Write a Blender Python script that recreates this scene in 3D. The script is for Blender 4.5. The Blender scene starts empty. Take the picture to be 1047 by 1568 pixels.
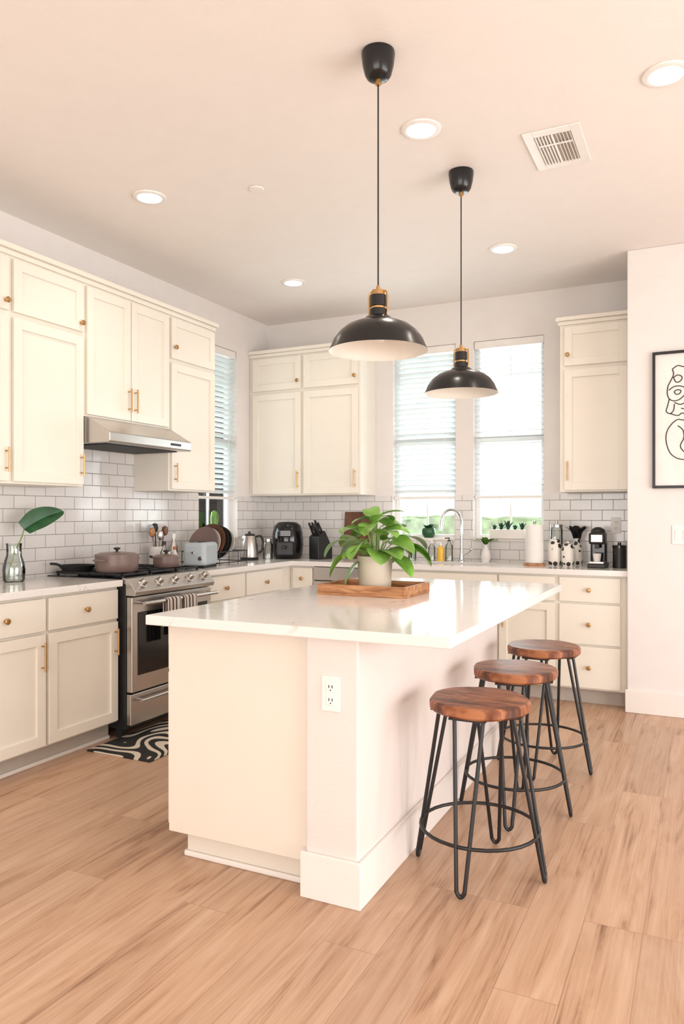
import bpy, bmesh, math, random
from mathutils import Vector, Matrix
random.seed(7)
S = bpy.context.scene
COL = S.collection
try:
    S.view_settings.view_transform = 'Standard'
    S.view_settings.look = 'None'
except Exception: pass

# ------------------------------------------------------------------ materials
def newmat(name):
    m = bpy.data.materials.new(name); m.use_nodes = True
    nt = m.node_tree
    return m, nt, nt.nodes["Principled BSDF"]

def mat(name, col, rough=0.5, metal=0.0, var=0.04, vscale=8.0, bump=0.0, bscale=200.0, coat=0.0, emis=0.0):
    m, nt, b = newmat(name)
    N, L = nt.nodes, nt.links
    b.inputs["Roughness"].default_value = rough
    b.inputs["Metallic"].default_value = metal
    b.inputs["Coat Weight"].default_value = coat
    tc = N.new("ShaderNodeTexCoord")
    nz = N.new("ShaderNodeTexNoise"); nz.inputs["Scale"].default_value = vscale; nz.inputs["Detail"].default_value = 3
    L.new(tc.outputs["Object"], nz.inputs["Vector"])
    cr = N.new("ShaderNodeValToRGB")
    c0 = [max(0, c*(1-var)) for c in col]; c1 = [min(1, c*(1+var)) for c in col]
    cr.color_ramp.elements[0].position = .3; cr.color_ramp.elements[1].position = .7
    cr.color_ramp.elements[0].color = (*c0, 1); cr.color_ramp.elements[1].color = (*c1, 1)
    L.new(nz.outputs["Fac"], cr.inputs["Fac"]); L.new(cr.outputs["Color"], b.inputs["Base Color"])
    if bump > 0:
        n2 = N.new("ShaderNodeTexNoise"); n2.inputs["Scale"].default_value = bscale; n2.inputs["Detail"].default_value = 2
        L.new(tc.outputs["Object"], n2.inputs["Vector"])
        bp = N.new("ShaderNodeBump"); bp.inputs["Strength"].default_value = bump; bp.inputs["Distance"].default_value = 0.003
        L.new(n2.outputs["Fac"], bp.inputs["Height"]); L.new(bp.outputs["Normal"], b.inputs["Normal"])
    if emis > 0:
        b.inputs["Emission Color"].default_value = (*col, 1); b.inputs["Emission Strength"].default_value = emis
    return m

def glassmat(name, tint=(0.95, 0.98, 0.98), gl=0.08):
    m, nt, b = newmat(name); N, L = nt.nodes, nt.links
    out = N["Material Output"]; N.remove(b)
    tr = N.new("ShaderNodeBsdfTransparent"); tr.inputs["Color"].default_value = (*tint, 1)
    g = N.new("ShaderNodeBsdfGlossy"); g.inputs["Roughness"].default_value = 0.03
    mx = N.new("ShaderNodeMixShader")
    fr = N.new("ShaderNodeFresnel"); fr.inputs["IOR"].default_value = 1.35
    ad = N.new("ShaderNodeMath"); ad.operation = 'ADD'; ad.inputs[1].default_value = gl; ad.use_clamp = True
    L.new(fr.outputs[0], ad.inputs[0]); L.new(ad.outputs[0], mx.inputs[0])
    L.new(tr.outputs[0], mx.inputs[1]); L.new(g.outputs[0], mx.inputs[2]); L.new(mx.outputs[0], out.inputs["Surface"])
    return m

def tilemat(name, axis):
    m, nt, b = newmat(name); N, L = nt.nodes, nt.links
    tc = N.new("ShaderNodeTexCoord"); sp = N.new("ShaderNodeSeparateXYZ"); cb = N.new("ShaderNodeCombineXYZ")
    L.new(tc.outputs["Object"], sp.inputs[0])
    L.new(sp.outputs["X" if axis == 'x' else "Y"], cb.inputs[0]); L.new(sp.outputs["Z"], cb.inputs[1])
    br = N.new("ShaderNodeTexBrick"); br.offset = .5
    br.inputs["Scale"].default_value = 1; br.inputs["Brick Width"].default_value = .155
    br.inputs["Row Height"].default_value = .0785; br.inputs["Mortar Size"].default_value = .0023
    br.inputs["Mortar Smooth"].default_value = .1; br.inputs["Bias"].default_value = 0
    br.inputs["Color1"].default_value = (.75, .73, .715, 1); br.inputs["Color2"].default_value = (.70, .68, .67, 1)
    br.inputs["Mortar"].default_value = (.34, .32, .31, 1)
    L.new(cb.outputs[0], br.inputs["Vector"]); L.new(br.outputs["Color"], b.inputs["Base Color"])
    mr = N.new("ShaderNodeMapRange"); mr.inputs[3].default_value = .12; mr.inputs[4].default_value = .8
    L.new(br.outputs["Fac"], mr.inputs[0]); L.new(mr.outputs[0], b.inputs["Roughness"])
    bp = N.new("ShaderNodeBump"); bp.inputs["Strength"].default_value = .6; bp.inputs["Distance"].default_value = .002; bp.invert = True
    nz = N.new("ShaderNodeTexNoise"); nz.inputs["Scale"].default_value = 9
    L.new(tc.outputs["Object"], nz.inputs["Vector"])
    bp2 = N.new("ShaderNodeBump"); bp2.inputs["Strength"].default_value = .25; bp2.inputs["Distance"].default_value = .004
    L.new(nz.outputs["Fac"], bp2.inputs["Height"]); L.new(br.outputs["Fac"], bp.inputs["Height"])
    L.new(bp2.outputs["Normal"], bp.inputs["Normal"]); L.new(bp.outputs["Normal"], b.inputs["Normal"])
    return m

def floormat():
    m, nt, b = newmat("wood_plank_floor"); N, L = nt.nodes, nt.links
    tc = N.new("ShaderNodeTexCoord"); sp = N.new("ShaderNodeSeparateXYZ"); cb = N.new("ShaderNodeCombineXYZ")
    L.new(tc.outputs["Object"], sp.inputs[0]); L.new(sp.outputs["Y"], cb.inputs[0]); L.new(sp.outputs["X"], cb.inputs[1])
    br = N.new("ShaderNodeTexBrick"); br.offset = .37; br.offset_frequency = 3
    for k, v in (("Scale", 1), ("Brick Width", 1.25), ("Row Height", .175), ("Mortar Size", .0011), ("Mortar Smooth", .2), ("Bias", 0)):
        br.inputs[k].default_value = v
    br.inputs["Color1"].default_value = (.30, .30, .30, 1); br.inputs["Color2"].default_value = (.72, .72, .72, 1)
    br.inputs["Mortar"].default_value = (.5, .5, .5, 1)
    L.new(cb.outputs[0], br.inputs["Vector"])
    mp = N.new("ShaderNodeMapping"); mp.inputs["Scale"].default_value = (9.5, .95, 1)
    L.new(tc.outputs["Object"], mp.inputs["Vector"])
    vm = N.new("ShaderNodeVectorMath"); vm.operation = 'MULTIPLY_ADD'
    vm.inputs[1].default_value = (13, 17, 9)
    L.new(br.outputs["Color"], vm.inputs[0]); L.new(mp.outputs[0], vm.inputs[2])
    n1 = N.new("ShaderNodeTexNoise"); n1.inputs["Scale"].default_value = 1.25; n1.inputs["Detail"].default_value = 7; n1.inputs["Roughness"].default_value = .6; n1.inputs["Distortion"].default_value = 1.5
    L.new(vm.outputs[0], n1.inputs["Vector"])
    mp2 = N.new("ShaderNodeMapping"); mp2.inputs["Scale"].default_value = (7, .5, 1)
    L.new(vm.outputs[0], mp2.inputs["Vector"])
    n2 = N.new("ShaderNodeTexNoise"); n2.inputs["Scale"].default_value = 2.3; n2.inputs["Detail"].default_value = 4
    L.new(mp2.outputs[0], n2.inputs["Vector"])
    cr = N.new("ShaderNodeValToRGB"); e = cr.color_ramp.elements
    e[0].position = .32; e[0].color = (.22, .112, .062, 1)
    e[1].position = .66; e[1].color = (.585, .40, .278, 1)
    k = e.new(.45); k.color = (.46, .28, .176, 1)
    mx = N.new("ShaderNodeMix"); mx.data_type = 'FLOAT'; mx.inputs[0].default_value = .3
    L.new(n1.outputs["Fac"], mx.inputs[2]); L.new(n2.outputs["Fac"], mx.inputs[3])
    L.new(mx.outputs[0], cr.inputs["Fac"])
    hs = N.new("ShaderNodeHueSaturation")
    mr = N.new("ShaderNodeMapRange"); mr.inputs[1].default_value = .3; mr.inputs[2].default_value = .72; mr.inputs[3].default_value = .92; mr.inputs[4].default_value = 1.07
    sc = N.new("ShaderNodeSeparateColor"); L.new(br.outputs["Color"], sc.inputs[0]); L.new(sc.outputs[0], mr.inputs[0])
    L.new(mr.outputs[0], hs.inputs["Value"]); L.new(cr.outputs["Color"], hs.inputs["Color"])
    mm = N.new("ShaderNodeMix"); mm.data_type = 'RGBA'
    mf = N.new("ShaderNodeMath"); mf.operation = 'MULTIPLY'; mf.inputs[1].default_value = .5
    L.new(br.outputs["Fac"], mf.inputs[0]); L.new(mf.outputs[0], mm.inputs[0])
    L.new(hs.outputs["Color"], mm.inputs[6]); mm.inputs[7].default_value = (.16, .08, .05, 1)
    L.new(mm.outputs[2], b.inputs["Base Color"])
    b.inputs["Roughness"].default_value = .36
    bp = N.new("ShaderNodeBump"); bp.inputs["Strength"].default_value = .08; bp.inputs["Distance"].default_value = .002
    L.new(n2.outputs["Fac"], bp.inputs["Height"]); L.new(bp.outputs["Normal"], b.inputs["Normal"])
    return m

def woodmat(name, c0, c1, c2, scale=(3, 20, 20), rough=.45):
    m, nt, b = newmat(name); N, L = nt.nodes, nt.links
    tc = N.new("ShaderNodeTexCoord"); mp = N.new("ShaderNodeMapping"); mp.inputs["Scale"].default_value = scale
    L.new(tc.outputs["Object"], mp.inputs["Vector"])
    n1 = N.new("ShaderNodeTexNoise"); n1.inputs["Scale"].default_value = 1; n1.inputs["Detail"].default_value = 5; n1.inputs["Distortion"].default_value = 1.8
    L.new(mp.outputs[0], n1.inputs["Vector"])
    cr = N.new("ShaderNodeValToRGB"); e = cr.color_ramp.elements
    e[0].position = .36; e[0].color = (*c0, 1); e[1].position = .64; e[1].color = (*c2, 1)
    k = e.new(.5); k.color = (*c1, 1)
    L.new(n1.outputs["Fac"], cr.inputs["Fac"]); L.new(cr.outputs["Color"], b.inputs["Base Color"])
    b.inputs["Roughness"].default_value = rough
    return m

def quartzmat():
    m, nt, b = newmat("white_quartz"); N, L = nt.nodes, nt.links
    base = (.78, .755, .73, 1)
    tc = N.new("ShaderNodeTexCoord")
    nz = N.new("ShaderNodeTexNoise"); nz.inputs["Scale"].default_value = 1.9; nz.inputs["Detail"].default_value = 6; nz.inputs["Distortion"].default_value = 1.2
    L.new(tc.outputs["Object"], nz.inputs["Vector"])
    cr = N.new("ShaderNodeValToRGB"); e = cr.color_ramp.elements
    e[0].position = .493; e[0].color = base; e[1].position = .507; e[1].color = base
    k = e.new(.5); k.color = (.50, .42, .36, 1)
    n2 = N.new("ShaderNodeTexNoise"); n2.inputs["Scale"].default_value = 3.1
    L.new(tc.outputs["Object"], n2.inputs["Vector"])
    mr = N.new("ShaderNodeMapRange"); mr.inputs[1].default_value = .48; mr.inputs[2].default_value = .66
    L.new(n2.outputs["Fac"], mr.inputs[0])
    mx = N.new("ShaderNodeMix"); mx.data_type = 'RGBA'; mx.inputs[6].default_value = base
    L.new(mr.outputs[0], mx.inputs[0]); L.new(nz.outputs["Fac"], cr.inputs["Fac"]); L.new(cr.outputs["Color"], mx.inputs[7])
    L.new(mx.outputs[2], b.inputs["Base Color"])
    b.inputs["Roughness"].default_value = .11
    return m

def wavemat(name, ca, cb_, scale, dist, rough=.8, direction='X', sharp=(.47, .53), dscale=1.2):
    m, nt, b = newmat(name); N, L = nt.nodes, nt.links
    tc = N.new("ShaderNodeTexCoord"); w = N.new("ShaderNodeTexWave"); w.bands_direction = direction
    w.inputs["Scale"].default_value = scale; w.inputs["Distortion"].default_value = dist
    w.inputs["Detail"].default_value = 1.0; w.inputs["Detail Scale"].default_value = dscale
    L.new(tc.outputs["Object"], w.inputs["Vector"])
    cr = N.new("ShaderNodeValToRGB"); e = cr.color_ramp.elements
    e[0].position = sharp[0]; e[0].color = (*ca, 1); e[1].position = sharp[1]; e[1].color = (*cb_, 1)
    L.new(w.outputs["Fac"], cr.inputs["Fac"]); L.new(cr.outputs["Color"], b.inputs["Base Color"])
    b.inputs["Roughness"].default_value = rough
    return m

def zebramat():
    m, nt, b = newmat("zebra_rug"); N, L = nt.nodes, nt.links
    tc = N.new("ShaderNodeTexCoord"); mp = N.new("ShaderNodeMapping"); mp.inputs["Scale"].default_value = (3.2, 2.0, 1); mp.inputs["Rotation"].default_value = (0, 0, .5)
    L.new(tc.outputs["Object"], mp.inputs["Vector"])
    nz = N.new("ShaderNodeTexNoise"); nz.inputs["Scale"].default_value = 1; nz.inputs["Detail"].default_value = 0; nz.inputs["Distortion"].default_value = .6
    L.new(mp.outputs[0], nz.inputs["Vector"])
    ml = N.new("ShaderNodeMath"); ml.operation = 'MULTIPLY'; ml.inputs[1].default_value = 2*math.pi*9
    sn = N.new("ShaderNodeMath"); sn.operation = 'SINE'
    L.new(nz.outputs["Fac"], ml.inputs[0]); L.new(ml.outputs[0], sn.inputs[0])
    cr = N.new("ShaderNodeValToRGB"); e = cr.color_ramp.elements
    mr = N.new("ShaderNodeMapRange"); mr.inputs[1].default_value = -1; mr.inputs[2].default_value = 1
    L.new(sn.outputs[0], mr.inputs[0]); L.new(mr.outputs[0], cr.inputs["Fac"])
    e[0].position = .52; e[0].color = (.010, .010, .010, 1); e[1].position = .60; e[1].color = (.64, .57, .47, 1)
    L.new(cr.outputs["Color"], b.inputs["Base Color"]); b.inputs["Roughness"].default_value = .9
    return m

M = {}
M['wall'] = mat("painted_wall", (.76, .725, .705), .75, bump=.15, bscale=90, var=.015)
M['wall_tex'] = mat("textured_wall", (.73, .665, .625), .75, bump=.3, bscale=90, var=.015)
M['ceil'] = mat("painted_ceiling", (.84, .79, .76), .85, bump=.25, bscale=90, var=.01)
M['trim'] = mat("trim_paint", (.79, .745, .705), .45, var=.01)
M['cab'] = mat("cabinet_paint", (.82, .775, .69), .38, var=.01)
M['cab_shaded'] = mat("cabinet_paint_shaded", (.75, .69, .60), .45, var=.01)  # cabinet paint with the island front's shade mixed into its colour
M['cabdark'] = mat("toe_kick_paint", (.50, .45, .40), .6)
M['tileL'] = tilemat("subway_tile_y", 'y'); M['tileB'] = tilemat("subway_tile_x", 'x')
M['floor'] = floormat()
M['quartz'] = quartzmat()
M['brass'] = mat("brushed_brass", (.52, .32, .14), .32, 1.0)
M['steel'] = mat("stainless_steel", (.52, .50, .48), .28, 1.0, var=.06, vscale=3)
M['chrome'] = mat("chrome", (.7, .7, .7), .08, 1.0)
M['black'] = mat("black_metal", (.008, .008, .009), .4, .0)
M['blackgloss'] = mat("black_gloss", (.006, .006, .007), .10, 0)
M['blackmat'] = mat("black_cast_iron", (.012, .012, .013), .6)
M['shade'] = mat("lamp_black_enamel", (.006, .006, .007), .25, 0)
M['shadein'] = mat("lamp_white_enamel", (.80, .76, .70), .45)
M['white'] = mat("white_plastic", (.82, .79, .76), .4)
M['vinyl'] = mat("window_vinyl", (.85, .86, .86), .4)
M['slat'] = mat("blind_slat", (.74, .80, .80), .5)
M['glass'] = glassmat("window_glass")
M['cglass'] = glassmat("clear_glass", (.88, .92, .90), .10)
M['lamp'] = mat("downlight_lens", (1, .93, .84), .5, emis=7)
M['seat'] = woodmat("acacia_wood", (.06, .018, .008), (.23, .072, .028), (.40, .155, .065), (5, 20, 5), .36)
M['tray'] = woodmat("tray_wood", (.28, .12, .045), (.44, .20, .085), (.56, .30, .14), (4, 25, 25), .5)
M['board'] = woodmat("dark_board_wood", (.07, .028, .012), (.13, .05, .022), (.2, .085, .04), (25, 4, 4), .5)
M['pot'] = mat("cream_ceramic", (.58, .51, .41), .55, bump=.1)
M['soil'] = mat("soil", (.05, .03, .02), .95, bump=.8, bscale=80)
M['leaf'] = mat("leaf_green", (.15, .32, .045), .33, var=.45, vscale=9)
M['leafd'] = mat("leaf_dark_green", (.018, .085, .03), .35, var=.35, vscale=11)
M['stem'] = mat("stem_green", (.20, .30, .08), .5)
M['mauve'] = mat("mauve_enamel", (.19, .13, .115), .35)
M['blue'] = mat("pale_blue_enamel", (.42, .48, .52), .35)
M['terra'] = mat("terracotta", (.55, .17, .06), .7)
M['paper'] = mat("paper", (.80, .78, .75), .85, bump=.3, bscale=60)
M['yellow'] = mat("dish_soap", (.85, .50, .04), .2)
M['rug'] = zebramat()
M['towel'] = wavemat("striped_towel", (.55, .48, .43), (.03, .025, .025), 9, 0, .95, 'Y', (.80, .84))
M['hedge'] = mat("hedge_leaves", (.38, .50, .28), .8, var=.5, vscale=9, bump=1, bscale=25)
M['lawn'] = mat("lawn_grass", (.35, .40, .25), .9, var=.3)
def spotmat():
    m, nt, b = newmat("spotted_ceramic"); N, L = nt.nodes, nt.links
    tc = N.new("ShaderNodeTexCoord"); v = N.new("ShaderNodeTexVoronoi"); v.inputs["Scale"].default_value = 22
    L.new(tc.outputs["Object"], v.inputs["Vector"])
    cr = N.new("ShaderNodeValToRGB"); e = cr.color_ramp.elements
    e[0].position = .36; e[0].color = (.02, .02, .02, 1); e[1].position = .40; e[1].color = (.78, .74, .68, 1)
    L.new(v.outputs["Distance"], cr.inputs["Fac"]); L.new(cr.outputs["Color"], b.inputs["Base Color"])
    b.inputs["Roughness"].default_value = .3
    return m
M['spot'] = spotmat()

# ------------------------------------------------------------------ mesh helpers
def group(name, loc=(0, 0, 0), rot=0.0, absolute=False):
    e = bpy.data.objects.new(name, None); COL.objects.link(e)
    e.location = loc; e.rotation_euler = (0, 0, rot); e.empty_display_size = .1
    e["abs"] = absolute
    return e

def fin(name, bm, m, parent=None, smooth=False, bevel=0.0, seg=2):
    bmesh.ops.recalc_face_normals(bm, faces=bm.faces)
    me = bpy.data.meshes.new(name); 
    if parent is not None and parent["abs"]:
        bmesh.ops.translate(bm, verts=bm.verts, vec=-Vector(parent.location))
    bm.to_mesh(me); bm.free()
    ms = m if isinstance(m, (list, tuple)) else [m]
    for k in ms: me.materials.append(k)
    o = bpy.data.objects.new(name, me); COL.objects.link(o)
    if parent is not None: o.parent = parent
    if smooth:
        for p in me.polygons: p.use_smooth = True
        try: me.set_sharp_from_angle(angle=math.radians(40))
        except Exception: pass
    if bevel > 0:
        md = o.modifiers.new("Bevel", 'BEVEL'); md.width = bevel; md.segments = seg; md.limit_method = 'ANGLE'
        md.harden_normals = False
    return o

def addbox(bm, x0, x1, y0, y1, z0, z1):
    xs = sorted((x0, x1)); ys = sorted((y0, y1)); zs = sorted((z0, z1))
    v = [bm.verts.new((x, y, z)) for x in xs for y in ys for z in zs]
    for f in ((0,1,3,2),(4,6,7,5),(0,4,5,1),(2,3,7,6),(0,2,6,4),(1,5,7,3)):
        bm.faces.new([v[i] for i in f])

def boxes(name, lst, m, parent=None, bevel=0.0, seg=2):
    bm = bmesh.new()
    for b in lst: addbox(bm, *b)
    return fin(name, bm, m, parent, bevel=bevel, seg=seg)

def fb(axis, plane, a0, a1, n0, n1, z0, z1):
    if axis == 'x+': return (plane+n0, plane+n1, a0, a1, z0, z1)
    if axis == 'x-': return (plane-n1, plane-n0, a0, a1, z0, z1)
    if axis == 'y-': return (a0, a1, plane-n1, plane-n0, z0, z1)
    if axis == 'y+': return (a0, a1, plane+n0, plane+n1, z0, z1)

def fp(axis, plane, a, n, z):
    if axis == 'x+': return Vector((plane+n, a, z))
    if axis == 'x-': return Vector((plane-n, a, z))
    if axis == 'y-': return Vector((a, plane-n, z))
    return Vector((a, plane+n, z))

def lathe(name, prof, m, parent=None, c=(0, 0, 0), seg=32, bevel=0, rot=None, closed=False):
    bm = bmesh.new(); rings = []
    R = rot if rot is not None else Matrix.Identity(3)
    c = Vector(c)
    for r, z in prof:
        if r < 1e-5:
            rings.append([bm.verts.new(c + R @ Vector((0, 0, z)))])
        else:
            rings.append([bm.verts.new(c + R @ Vector((r*math.cos(2*math.pi*i/seg), r*math.sin(2*math.pi*i/seg), z))) for i in range(seg)])
    for a, b in zip(rings[:-1], rings[1:]):
        for i in range(seg):
            j = (i+1) % seg
            if len(a) == 1 and len(b) == 1: continue
            if len(a) == 1: bm.faces.new((a[0], b[i], b[j]))
            elif len(b) == 1: bm.faces.new((a[i], a[j], b[0]))
            else: bm.faces.new((a[i], a[j], b[j], b[i]))
    return fin(name, bm, m, parent, smooth=True, bevel=bevel)

def tube(name, pts, r, m, parent=None, cyclic=False, seg=8, smoothpath=True):
    P = [Vector(p) for p in pts]
    if smoothpath and len(P) > 2:
        Q = []; n = len(P)
        rng = n if cyclic else n-1
        for i in range(rng):
            p0 = P[(i-1) % n] if (cyclic or i > 0) else P[0]
            p1 = P[i]; p2 = P[(i+1) % n]
            p3 = P[(i+2) % n] if (cyclic or i+2 < n) else P[-1]
            for k in range(5):
                t = k/5
                Q.append(.5*((2*p1)+(-p0+p2)*t+(2*p0-5*p1+4*p2-p3)*t*t+(-p0+3*p1-3*p2+p3)*t**3))
        if not cyclic: Q.append(P[-1])
        P = Q
    bm = bmesh.new(); rings = []; n = len(P); up = None
    for i in range(n):
        if cyclic: d = P[(i+1) % n]-P[(i-1) % n]
        else: d = P[min(i+1, n-1)]-P[max(i-1, 0)]
        if d.length < 1e-9: d = Vector((0, 0, 1))
        d.normalize()
        if up is None:
            up = Vector((0, 0, 1)) if abs(d.z) < .9 else Vector((1, 0, 0))
        u = (up - d*up.dot(d))
        if u.length < 1e-6: u = d.orthogonal()
        u.normalize(); up = u
        w = d.cross(u)
        rr = r[i*len(r)//n] if isinstance(r, (list, tuple)) else r
        rings.append([bm.verts.new(P[i]+u*rr*math.cos(2*math.pi*k/seg)+w*rr*math.sin(2*math.pi*k/seg)) for k in range(seg)])
    for i in range(n if cyclic else n-1):
        a, b = rings[i], rings[(i+1) % n]
        for k in range(seg):
            bm.faces.new((a[k], a[(k+1) % seg], b[(k+1) % seg], b[k]))
    if not cyclic:
        bm.faces.new(rings[0]); bm.faces.new(rings[-1])
    return fin(name, bm, m, parent, smooth=True)

def prism(name, poly, axis, a0, a1, m, parent=None, bevel=0):
    bm = bmesh.new()
    f = (lambda p, a: (p[0], a, p[1])) if axis == 'y' else ((lambda p, a: (a, p[0], p[1])) if axis == 'x' else (lambda p, a: (p[0], p[1], a)))
    A = [bm.verts.new(f(p, a0)) for p in poly]; B = [bm.verts.new(f(p, a1)) for p in poly]
    bm.faces.new(A); bm.faces.new(B); n = len(poly)
    for i in range(n): bm.faces.new((A[i], A[(i+1) % n], B[(i+1) % n], B[i]))
    return fin(name, bm, m, parent, bevel=bevel)

def addleaf(bm, base, direc, L, W, droop=.6, roll=0.0, heart=True, n=10, fold=.22, pw=.62):
    d = Vector(direc).normalized(); p = Vector(base)
    side = d.cross(Vector((0, 0, 1)))
    if side.length < .05: side = Vector((1, 0, 0))
    side.normalize()
    side = Matrix.Rotation(roll, 3, d) @ side
    rows = []
    for i in range(n+1):
        t = i/n
        w = W*.5*(max(0, math.sin(math.pi*(t*.95+.05)**.8))**pw if t < 1 else 0)
        if i == 0: w = W*.15
        nrm = side.cross(d).normalized()
        back = -d*W*(.16 if i == 1 and heart else 0)
        c = bm.verts.new(p)
        l = bm.verts.new(p+side*w+nrm*w*fold+back)
        r = bm.verts.new(p-side*w+nrm*w*fold+back)
        l2 = bm.verts.new(p+side*w*.55+nrm*w*fold*.75+back*.5)
        r2 = bm.verts.new(p-side*w*.55+nrm*w*fold*.75+back*.5)
        rows.append((l, l2, c, r2, r))
        p = p+d*(L/n)
        d = (d+Vector((0, 0, -droop/n))).normalized()
    for a, b in zip(rows[:-1], rows[1:]):
        for k in range(4): bm.faces.new((a[k], a[k+1], b[k+1], b[k]))

# ------------------------------------------------------------------ dimensions
XL, YB, ZC = -3.63, 5.93, 3.04
XR, YF = 3.4, -3.0
WT = .14
CT = .925
# ------------------------------------------------------------------ room shell
boxes("floor", [(XL-WT, XR+WT, YF-WT, YB+WT, -.08, 0)], M['floor'])
boxes("ceiling", [(XL-WT, XR+WT, YF-WT, YB+WT, ZC, ZC+.1)], M['ceil'])
WZ0, WZ1 = 1.10, 2.70
wl0, wl1 = 4.87, 5.42
boxes("wall_left", [(XL-WT, XL, YF, wl0, 0, ZC), (XL-WT, XL, wl1, YB+WT, 0, ZC), (XL-WT, XL, wl0, wl1, 0, WZ0), (XL-WT, XL, wl0, wl1, WZ1, ZC)], M['wall'])
WA = (-2.39, -1.84); WB = (-1.69, -1.13)
XN, YN = -.465, 5.27
boxes("wall_back", [(XL, WA[0], YB, YB+WT, 0, ZC), (WA[1], WB[0], YB, YB+WT, 0, ZC), (WB[1], XN, YB, YB+WT, 0, ZC),
                    (WA[0], WA[1], YB, YB+WT, 0, WZ0), (WA[0], WA[1], YB, YB+WT, WZ1, ZC),
                    (WB[0], WB[1], YB, YB+WT, 0, WZ0), (WB[0], WB[1], YB, YB+WT, WZ1, ZC)], M['wall'])
boxes("wall_nook", [(XN, XR+WT, YN, YB+WT, 0, ZC)], M['wall'], bevel=.006)
RO = (-.6, 4.2, 0, 2.5)
boxes("wall_right", [(XR, XR+WT, YF, RO[0], 0, ZC), (XR, XR+WT, RO[1], YN, 0, ZC), (XR, XR+WT, RO[0], RO[1], RO[3], ZC)], M['wall'])
FO = (-2.6, 2.6, .3, 2.6)
boxes("wall_rear", [(XL-WT, FO[0], YF-WT, YF, 0, ZC), (FO[1], XR+WT, YF-WT, YF, 0, ZC), (FO[0], FO[1], YF-WT, YF, 0, FO[2]), (FO[0], FO[1], YF-WT, YF, FO[3], ZC)], M['wall'])
def frame_open(name, axis, plane, a0, a1, z0, z1, nm):
    g = group(name, fp(axis, plane, (a0+a1)/2, 0, z0), absolute=True)
    L = [fb(axis, plane, a0, a0+.06, -.1, -.03, z0, z1), fb(axis, plane, a1-.06, a1, -.1, -.03, z0, z1),
         fb(axis, plane, a0+.06, a1-.06, -.1, -.03, z1-.06, z1), fb(axis, plane, a0+.06, a1-.06, -.1, -.03, z0, z0+.06)]
    for i in range(1, nm):
        c = a0+(a1-a0)*i/nm; L.append(fb(axis, plane, c-.04, c+.04, -.1, -.03, z0+.06, z1-.06))
    boxes("frame", L, M['vinyl'], g, .003)
frame_open("door_1", 'x-', XR, RO[0], RO[1], RO[2], RO[3], 3)
frame_open("window_4", 'y+', YF, FO[0], FO[1], FO[2], FO[3], 3)
def bb(name, L):
    boxes(name, L, M['trim'], bevel=.004)
bb("baseboard_nook", [(XN-.012, XR, YN-.014, YN, 0, .15)])
bb("baseboard_left", [(XL, XL+.014, YF, 1.72, 0, .15)])
bb("baseboard_right", [(XR-.014, XR, RO[1], YN-.014, 0, .15), (XR-.014, XR, YF, RO[0], 0, .15)])
bb("baseboard_rear", [(XL+.014, XR-.014, YF, YF+.014, 0, .15)])

boxes("wall_left_tile", [(XL, XL+.008, 1.75, wl0, CT, 1.464), (XL, XL+.008, 3.336, 4.119, 1.464, 1.884),
                          (XL, XL+.008, wl0, wl1, CT, WZ0-.012), (XL, XL+.008, wl1, YB, CT, 1.46)], M['tileL'])
boxes("wall_back_tile", [(XL+.008, WA[0], YB-.008, YB, CT, 1.46), (WA[0], WA[1], YB-.008, YB, CT, WZ0-.012), (WA[1], WB[0], YB-.008, YB, CT, 1.46),
                          (WB[0], WB[1], YB-.008, YB, CT, WZ0-.012), (WB[1], XN, YB-.008, YB, CT, 1.46)], M['tileB'])

# ------------------------------------------------------------------ windows
def window(name, axis, plane, a0, a1, z0, z1, blind_z, tilt):
    g = group(name, fp(axis, plane, (a0+a1)/2, 0, z0), absolute=True)
    f = lambda *k: fb(axis, plane, *k)
    s = .035
    zm = (z0+z1)/2
    L = [f(a0, a0+s, -.125, -.075, z0, z1), f(a1-s, a1, -.125, -.075, z0, z1), f(a0+s, a1-s, -.125, -.075, z1-s, z1), f(a0+s, a1-s, -.125, -.075, z0, z0+s),
         f(a0+s, a1-s, -.12, -.08, zm-.03, zm+.03)]
    ac = (a0+a1)/2
    for zz in (z0+s+(zm-z0)*.45, zm+(z1-zm)*.33, zm+(z1-zm)*.66):
        L.append(f(a0+s, a1-s, -.107, -.095, zz-.008, zz+.008))
    L.append(f(ac-.008, ac+.008, -.1075, -.0945, z0+s, z1-s))
    boxes("frame", L, M['vinyl'], g, .002)
    boxes("glass", [f(a0+s, a1-s, -.103, -.099, z0+s, z1-s)], M['glass'], g)
    boxes("sill", [f(a0-.0, a1+.0, -.075, .018, z0-.012, z0+.008)], M['trim'], g, .003)
    boxes("headrail", [f(a0+.004, a1-.004, -.068, -.012, z1-.06, z1-.002)], M['white'], g, .002)
    bm = bmesh.new(); z = z1-.09; w = .024
    while z > blind_z+.03:
        dn = w*math.cos(tilt); dz = w*math.sin(tilt)
        P = [fp(axis, plane, a, -.04+sgn*dn, z+sgn*dz+t) for t in (0, .0025) for a in (a0+.006, a1-.006) for sgn in (-1, 1)]
        v = [bm.verts.new(p) for p in P]
        for q in ((0,1,3,2),(4,6,7,5),(0,4,5,1),(2,3,7,6),(0,2,6,4),(1,5,7,3)): bm.faces.new([v[i] for i in q])
        z -= .043
    fin("slats", bm, M['slat'], g)
    boxes("bottom_rail", [f(a0+.006, a1-.006, -.062, -.018, blind_z, blind_z+.022)], M['white'], g, .002)
    for a in (a0+.1, a1-.1):
        boxes("cord", [f(a-.001, a+.001, -.015, -.013, blind_z, z1-.06)], M['white'], g)
    return g
window("window_1", 'x+', XL, wl0, wl1, WZ0, WZ1, 1.43, .55)
window("window_2", 'y-', YB, WA[0], WA[1], WZ0, WZ1, 1.43, .5)
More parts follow.
